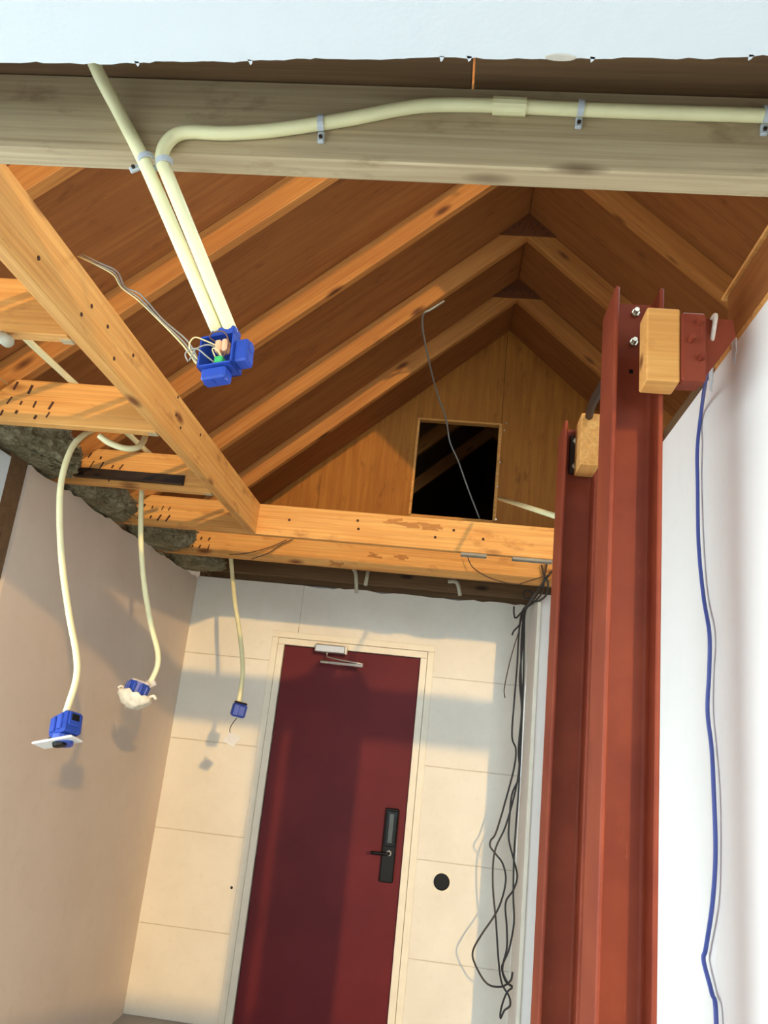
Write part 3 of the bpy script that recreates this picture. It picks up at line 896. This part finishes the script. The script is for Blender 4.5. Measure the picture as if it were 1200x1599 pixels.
bm = bmesh.new(); cube(bm, 0.004, 0.012, -0.018, 0.015, 0.018, 0.014, 0.002)
mesh_obj('wire_connector', bm, 'green', jb, JM, label='green wire connector')
for k, (mt, pts) in enumerate((
    ('wire_cream', [(-0.034, 0.004, -0.012), (-0.044, -0.010, 0.006), (-0.034, -0.014, 0.020), (-0.016, -0.004, 0.016), (0.0, 0.006, 0.010)]),
    ('wire_grey', [(-0.044, -0.004, -0.018), (-0.030, -0.012, -0.004), (-0.010, -0.010, 0.003), (0.002, 0.004, 0.004)]),
    ('wire_grey', [(-0.046, -0.004, -0.020), (-0.048, -0.012, -0.008), (-0.028, -0.014, -0.004), (-0.012, -0.004, -0.016), (-0.004, 0.014, -0.02)]),
    ('wire_brown', [(0.0, 0.010, 0.018), (-0.012, -0.002, 0.024), (-0.006, -0.006, 0.030), (0.014, -0.006, 0.028), (0.022, 0.000, 0.012), (0.016, 0.006, -0.006), (0.008, 0.010, -0.014)]),
    ('wire_cream', [(-0.002, 0.010, -0.014), (-0.006, 0.000, 0.000), (0.004, -0.004, -0.004), (0.010, 0.006, -0.014)]))):
    tube_obj('wire', [JM @ Vector(q) for q in pts], 0.0013, mt, jb, 6, 5)
# loose wires from the trimmer to the box
inb = JM @ Vector((-0.036, 0.004, -0.016))
wb_ = [at(122, 399, 0, TX + 0.002)]
path = [wb_[0], at(150, 411, 1, 1.52), at(178, 428, 1, 1.45), at(190, 447, 1, 1.42), at(215, 465, 1, 1.36), at(250, 500, 1, 1.29), at(285, 535, 1, 1.21), inb]
for k, (mt, lab) in enumerate((('wire_cream', 'cream strand of the loose wires from the trimmer to the open junction box'), ('wire_grey', 'grey strand of the loose wires from the trimmer to the open junction box'), ('wire_grey', 'dark grey lower strand of the loose wires from the trimmer to the open junction box'))):
    off = [Vector((0.002 * k, 0.003 * math.sin(i * 2 + k), 0.0028 * (k - 1) + 0.002 * math.sin(i * 3.1 + k))) for i in range(len(path))]
    if k == 2: off = [o * 1.4 for o in off]
    tag(tube_obj('loose_wire', [p + o for p, o in zip(path, off)], 0.0016, mt, None, 6, 6), lab, 'wire', 'loose wires to the junction box')

# ---------------------------------------------------------------- hanging conduits with boxes on the left
def hang(label, pix, Ys, r=0.0108):
    pts = [at(x, y, 1, Y) for (x, y), Y in zip(pix, Ys)]
    return tag(tube_obj('hanging_conduit', pts, r, 'conduit', None, 12, 6), label, 'conduit', 'conduits hanging from the joists'), pts
_, h1 = hang('cream hanging conduit farthest left, bowing above the box with the white plate', [(152, 668), (132, 678), (112, 700), (97, 745), (93, 800), (97, 880), (108, 960), (119, 1020), (119, 1060), (103, 1113)], [2.70, 2.60, 2.56, 2.54, 2.54, 2.54, 2.54, 2.54, 2.54, 2.54])
_, h2 = hang('cream hanging conduit in the middle, leading to the taped blue box', [(222, 752), (221, 775), (220, 840), (225, 910), (236, 975), (246, 1015), (246, 1040), (235, 1066)], [3.20, 3.2, 3.2, 3.2, 3.2, 3.2, 3.2, 3.2], 0.0112)
_, h3 = hang('thin-looking cream hanging conduit in front of the wall left of the door', [(360, 862), (362, 885), (367, 940), (376, 1000), (379, 1050), (373, 1098)], [4.43, 4.42, 4.33, 4.22, 4.15, 4.1], 0.0125)

# box 1: large blue box with white cover plate
b = thing('junction_box', h1[-1], 'blue wall box dangling on the leftmost conduit with a tilted white cover plate', 'junction box', 'blue boxes on hanging conduits')
q = at(103, 1136, 1, 2.54)
m = Matrix.Translation(q) @ Matrix.Rotation(math.radians(-14), 4, 'Y') @ Matrix.Rotation(math.radians(-22), 4, 'X') @ Matrix.Rotation(math.radians(-30), 4, 'Z')
bm = bmesh.new()
lohi(bm, (-0.040, -0.034, -0.030), (0.040, 0.034, 0.040), 0.007)
bx = mesh_obj('box_body', bm, 'bluebox', b, m)
for i, (lo, hi) in enumerate((((-0.030, -0.040, -0.020), (-0.004, -0.032, 0.030)), ((0.004, -0.040, -0.020), (0.030, -0.032, 0.030)), ((0.036, -0.022, -0.010), (0.046, 0.022, 0.036)))):
    bm = bmesh.new(); lohi(bm, lo, hi, 0.003)
    mesh_obj('knockout', bm, 'bluebox', bx, m)
bm = bmesh.new(); lohi(bm, (0.044, -0.014, 0.006), (0.0475, 0.014, 0.028), 0.001)
mesh_obj('knockout_hole', bm, 'black', bx, m)
bm = bmesh.new(); cyl(bm, (-0.012, 0, -0.052), (-0.008, 0, -0.028), 0.036, 18)
mesh_obj('box_rim', bm, 'bluebox', b, m)
m2 = Matrix.Translation(at(92, 1158, 1, 2.52)) @ Matrix.Rotation(math.radians(-16), 4, 'Y') @ Matrix.Rotation(math.radians(-12), 4, 'X')
bm = bmesh.new(); lohi(bm, (-0.068, -0.042, -0.004), (0.060, 0.042, 0.003), 0.003)
cvp = mesh_obj('cover_plate', bm, 'whiteplastic', b, m2, label='white cover plate')
bm = bmesh.new(); cyl(bm, (0.004, -0.004, -0.016), (0.004, -0.004, 0.0), 0.020, 16, 0.022)
mesh_obj('black_insert', bm, 'black', cvp, m2)
bm = bmesh.new(); lohi(bm, (-0.030, -0.02, 0.003), (0.034, 0.02, 0.014), 0.004)
mesh_obj('plate_mount', bm, 'black', cvp, m2)

# box 2: taped box
b = thing('junction_box', h2[-1], 'blue wall box on the middle conduit with crumpled white tape underneath', 'junction box', 'blue boxes on hanging conduits')
q = at(214, 1080, 1, 3.2)
m = Matrix.Translation(q) @ Matrix.Rotation(math.radians(12), 4, 'Y') @ Matrix.Rotation(math.radians(-10), 4, 'X')
bm = bmesh.new(); cyl(bm, (0, 0, -0.040), (0, 0, 0.034), 0.044, 12, 0.046)
bx = mesh_obj('box_body', bm, 'bluebox', b, m)
for k in range(5):
    a = -2.7 + k * 0.55
    bm = bmesh.new(); cube(bm, 0.045 * math.cos(a), 0.045 * math.sin(a), 0.0, 0.016, 0.012, 0.055, 0.003, rot=Matrix.Rotation(a, 3, 'Z'))
    mesh_obj('knockout', bm, 'bluebox', bx, m)
bm = bmesh.new()
lohi(bm, (-0.030, -0.036, 0.033), (0.046, 0.030, 0.042), 0.004)
cyl(bm, (0.03, 0, 0.038), (0.052, 0, 0.062), 0.018, 10)
mesh_obj('plaster_cap', bm, 'paint_smear', b, m, label='cap of dried plaster')
bm = bmesh.new()
R = 22; S = 8
grid = []
for i in range(S + 1):
    row = []
    for k in range(R):
        a = 2 * math.pi * k / R
        u = i / S
        rr = (0.064 * math.sin(u * math.pi / 2) + 0.002) * (1 + 0.20 * noise.noise(Vector((math.cos(a) * 2.5, math.sin(a) * 2.5, u * 3))))
        zz = -0.068 + 0.060 * (1 - math.cos(u * math.pi / 2)) + 0.012 * noise.noise(Vector((math.cos(a) * 4, math.sin(a) * 4, u * 5 + 3)))
        row.append(bm.verts.new((rr * math.cos(a), rr * math.sin(a), zz)))
    grid.append(row)
for i in range(S):
    for k in range(R):
        bm.faces.new((grid[i][k], grid[i][(k + 1) % R], grid[i + 1][(k + 1) % R], grid[i + 1][k]))
tp = mesh_obj('tape_wrap', bm, 'tape', b, m, smooth=True, label='crumpled white tape')
sol = tp.modifiers.new('thick', 'SOLIDIFY'); sol.thickness = 0.003
for a, L in ((2.9, 0.05), (-0.15, 0.055), (2.6, 0.035)):
    bm = bmesh.new()
    d = Vector((math.cos(a), math.sin(a), 0))
    tube(bm, [d * 0.055 + Vector((0, 0, -0.012)), d * 0.075 + Vector((0, 0, 0.004)), d * (0.06 + L * 0.6) + Vector((0, 0, -0.006))], 0.006, 6, 4)
    mesh_obj('tape_end', bm, 'tape', tp, m)

# box 3: small box with plate hanging from a wire
b = thing('junction_box', h3[-1], 'small dark blue box on the rear conduit with a little plate hanging below', 'junction box', 'blue boxes on hanging conduits')
q = at(373, 1109, 1, 4.1)
m = Matrix.Translation(q) @ Matrix.Rotation(math.radians(8), 4, 'Y') @ Matrix.Rotation(math.radians(20), 4, 'Z')
bm = bmesh.new(); lohi(bm, (-0.036, -0.034, -0.034), (0.036, 0.034, 0.034), 0.009)
bx = mesh_obj('box_body', bm, 'bluebox', b, m)
bm = bmesh.new(); lohi(bm, (-0.033, -0.030, 0.030), (0.033, 0.030, 0.042), 0.006)
mesh_obj('box_top', bm, 'darkmetal', b, m)
bm = bmesh.new(); lohi(bm, (-0.004, -0.037, -0.026), (0.028, -0.030, 0.024), 0.003)
mesh_obj('knockout', bm, 'bluebox', bx, m)
tube_obj('wire', [at(370, 1121, 1, 4.1), at(362, 1132, 1, 4.1), at(359, 1141, 1, 4.1), at(363, 1152, 1, 4.1)], 0.0022, 'wire_black', b, 6, 5)
m2 = Matrix.Translation(at(362, 1154, 1, 4.08)) @ Matrix.Rotation(math.radians(8), 4, 'Y') @ Matrix.Rotation(math.radians(48), 4, 'X') @ Matrix.Rotation(math.radians(-15), 4, 'Z')
bm = bmesh.new(); lohi(bm, (-0.034, -0.034, -0.005), (0.034, 0.034, 0.004), 0.003)
cvp = mesh_obj('cover_plate', bm, 'whiteplastic', b, m2, label='little white cover plate')
bm = bmesh.new(); cyl(bm, (0, 0, -0.012), (0, 0, -0.004), 0.015, 14)
mesh_obj('black_insert', bm, 'black', cvp, m2)

# conduits lying over the joist stubs
def lie(pix, z, lab, r=0.0105, mat='conduit'):
    pts = [at(x, y, 2, z) for x, y in pix]
    return tag(tube_obj('conduit', pts, r, mat, None, 10, 4), lab, 'conduit', 'conduits lying across the joist stubs')
zc_ = ZT + 0.012
pA0, pA1 = at(50, 535, 2, zc_), at(125, 600, 2, zc_)
tag(tube_obj('conduit', [(-1.365, 1.2, zc_), (-1.365, 2.0, zc_), (-1.352, 2.5, zc_), (-1.33, 3.3, zc_)], 0.0105, 'conduit', None, 10, 3), 'cream conduit lying on the stubs, farther from the trimmer', 'conduit', 'conduits lying across the joist stubs')
pB = [(TX - 0.058, yy, zc_) for yy in (1.2, 2.0, 2.9, 3.4)]
tag(tube_obj('conduit', pB, 0.0105, 'conduit', None, 10, 3), 'cream conduit lying on the stubs tight beside the trimmer', 'conduit', 'conduits lying across the joist stubs')
tag(tube_obj('bent_conduit', [at(155, 680, 1, 2.50), at(172, 692, 1, 2.51), at(195, 700, 1, 2.53), at(214, 699, 1, 2.56), at(224, 689, 1, 2.60), at(228, 678, 1, 2.64)], 0.0108, 'conduit', None, 12, 5, hollow=True), 'short curved open-ended conduit under the striped joist stub', 'conduit')
tag(tube_obj('pipe_stub', [at(12, 533, 1, 1.72), at(-6, 520, 1, 1.80), at(-30, 508, 1, 1.86)], 0.016, 'conduit_grey', None, 12, 4), 'grey pipe end at the left edge under the nearest stub', 'pipe')
for (pts, Yc, lab) in (([(551, 886), (556, 897), (557, 926)], 4.72, 'grey conduit stub above the door, left one of the close pair'), ([(575, 892), (571, 914)], 4.72, 'grey conduit stub above the door, right one of the close pair'),
                       ([(700, 908), (714, 910), (719, 930)], 4.72, 'curved grey conduit stub above the right part of the door wall'), ([(262, 824), (277, 837)], 4.05, 'short grey conduit piece lying in the wool under the header end')):
    tag(tube_obj('conduit_stub', [at(x, y, 1, Yc) for x, y in pts], 0.0115, 'conduit_grey', None, 10, 5), lab, 'conduit', 'short conduit stubs above the wall')
tag(tube_obj('conduit_stick', [at(780, 778, 1, 3.45), at(890, 813, 1, 2.345)], 0.0095, 'conduit', None, 10, 3), 'cream stick slanting from the rear column towards the hatch', 'conduit')

# ---------------------------------------------------------------- cables
ca = [at(x, y, 0, WRX - 0.010) for x, y in ((1112, 500), (1118, 492), (1117, 508), (1106, 570), (1096, 640), (1091, 700), (1090, 760), (1093, 850), (1099, 930), (1110, 990), (1108, 1050), (1107, 1110), (1112, 1170), (1117, 1240), (1118, 1330), (1115, 1410), (1103, 1480), (1101, 1500), (1112, 1550), (1121, 1599))]
ca[0:4] = [at(1112, 500, 1, 1.452), at(1118, 492, 1, 1.444), at(1116, 510, 1, 1.444), at(1106, 570, 1, 1.49)]
ca = [Vector((min(p.x, WRX - 0.006 - 0.006 * (i % 2)), p.y, p.z)) for i, p in enumerate(ca)]
last = ca[-1]
ca += [last + Vector((-0.004, -0.02, -0.3)), last + Vector((-0.003, 0.01, -0.8)), Vector((last.x - 0.01, last.y - 0.05, 0.01))]
bc = thing('blue_cable', ca[-1], 'blue cable hanging down the white wall on the right', 'cable')
tube_obj('cable_sheath', ca[3:], 0.0042, 'bluecable', bc, 10, 6)
tube_obj('painted_end', [ca[0], ca[1], ca[2], ca[3]], 0.0046, 'paint_smear', bc, 10, 6, label='cable end smeared with plaster')

CY = 4.80
def hangcable(pix, lab, Y=CY, r=0.0052, mat='wire_black', extra=None):
    pts = []
    for i, q in enumerate(pix):
        yy = Y if len(q) == 2 else q[2]
        pts.append(at(q[0], q[1], 1, yy))
    tag(tube_obj('hanging_cable', pts, r, mat, None, 8, 6), lab, 'cable', 'dark cables in the corner right of the door')
J = 4.315
hangcable([(846, 882, J), (850, 898, J), (856, 910, J), (854, 928, 4.36), (843, 938, 4.46), (832, 940, 4.65), (822, 946), (814, 962), (810, 1000), (808, 1040), (803, 1100), (800, 1150), (806, 1170), (803, 1200), (790, 1250), (775, 1300), (767, 1312), (766, 1322), (775, 1334), (786, 1350), (790, 1378), (778, 1420), (752, 1460), (739, 1485), (742, 1505), (760, 1535), (782, 1541), (797, 1532), (801, 1518)],
          'dark corner cable that swings out into the widest left-hand loop')
hangcable([(866, 888, J), (850, 908, J), (838, 925, 4.38), (828, 940, 4.6), (820, 956), (815, 990), (814, 1050), (816, 1100), (812, 1150), (811, 1200), (804, 1240), (790, 1290), (773, 1330), (770, 1380), (775, 1440), (779, 1500), (784, 1535), (795, 1555), (797, 1570), (788, 1578), (782, 1590), (783, 1575), (792, 1550), (806, 1539)],
          'dark corner cable ending in the small loop near the bottom')
hangcable([(838, 922, 4.40), (826, 943, 4.66), (818, 958), (817, 1000), (812, 1060), (815, 1110), (810, 1170), (812, 1210), (800, 1240), (796, 1280), (795, 1310), (802, 1340), (808, 1368), (802, 1390), (790, 1410), (792, 1450), (792, 1480), (786, 1505), (786, 1520), (796, 1538), (808, 1540)],
          'dark corner cable weaving down close to the return wall')
hangcable([(855, 878, J), (850, 905, J), (847, 925, 4.38), (835, 940, 4.6), (821, 955), (819, 1000), (818, 1060), (815, 1130), (813, 1190), (810, 1240), (806, 1290), (803, 1340), (802, 1400), (803, 1440), (796, 1480), (788, 1500), (784, 1512), (790, 1532), (800, 1540)],
          'dark corner cable running straightest along the right side of the bundle')
hangcable([(826, 942, 4.72), (818, 958), (812, 975), (803, 985), (800, 992)], 'short cut cable end sticking out left below the ceiling line', 4.84)
hangcable([(803, 947), (803, 958), (806, 965), (816, 955), (828, 942, 4.74)], 'short dark cable hooked over the top of the wall', 4.84)
hangcable([(829, 934), (820, 934), (818, 926), (824, 922), (831, 926), (832, 934), (826, 942)], 'small round cable coil where the bundle leaves the ceiling', 4.72)
hangcable([(789, 1090), (788, 1075), (795, 1040), (803, 1010), (811, 985, 4.82), (815, 965, 4.80)], 'thin brown wire curving beside the cable bundle', 4.88, 0.003, 'wire_brown')
# thin wires under the header near the column
tag(tube_obj('thin_wire', [at(x, y, 1, 4.28) for x, y in ((730, 868), (738, 885), (760, 900), (790, 910), (812, 913))], 0.003, 'wire_brown', None, 6, 5), 'thin brown wire looping down from the header in front of the rear joist', 'wire')
tag(tube_obj('thin_wire', [at(x, y, 1, 4.28) for x, y in ((812, 912), (840, 903), (856, 898), (870, 892))], 0.003, 'wire_brown', None, 6, 5), 'thin brown wire running right to the rear column', 'wire')
for k, pix in enumerate((((358, 866), (385, 864), (420, 855), (448, 843)), ((393, 873), (418, 864), (440, 850), (458, 842)))):
    tag(tube_obj('thin_wire', [at(x, y, 1, 4.31) for x, y in pix], 0.003, 'wire_brown', None, 6, 5), ('upper' if k == 0 else 'lower') + ' thin wire lying against the rear joist at the left', 'wire')
# grey cable in the loft, from the truss through the hatch
lc = [at(x, y, 1, Y) for x, y, Y in ((694, 470, 3.74), (672, 484, 3.74), (662, 490, 3.76), (660, 510, 3.9), (665, 540, 4.1), (674, 580, 4.4), (685, 620, 4.7), (697, 655, 4.93), (703, 690, 5.02), (716, 720, 5.04), (730, 760, 5.06), (750, 812, 5.08))]
tag(tube_obj('loft_cable', lc, 0.0055, 'wire_grey', None, 8, 6), 'thin grey cable sagging from the roof truss down through the hatch', 'cable')
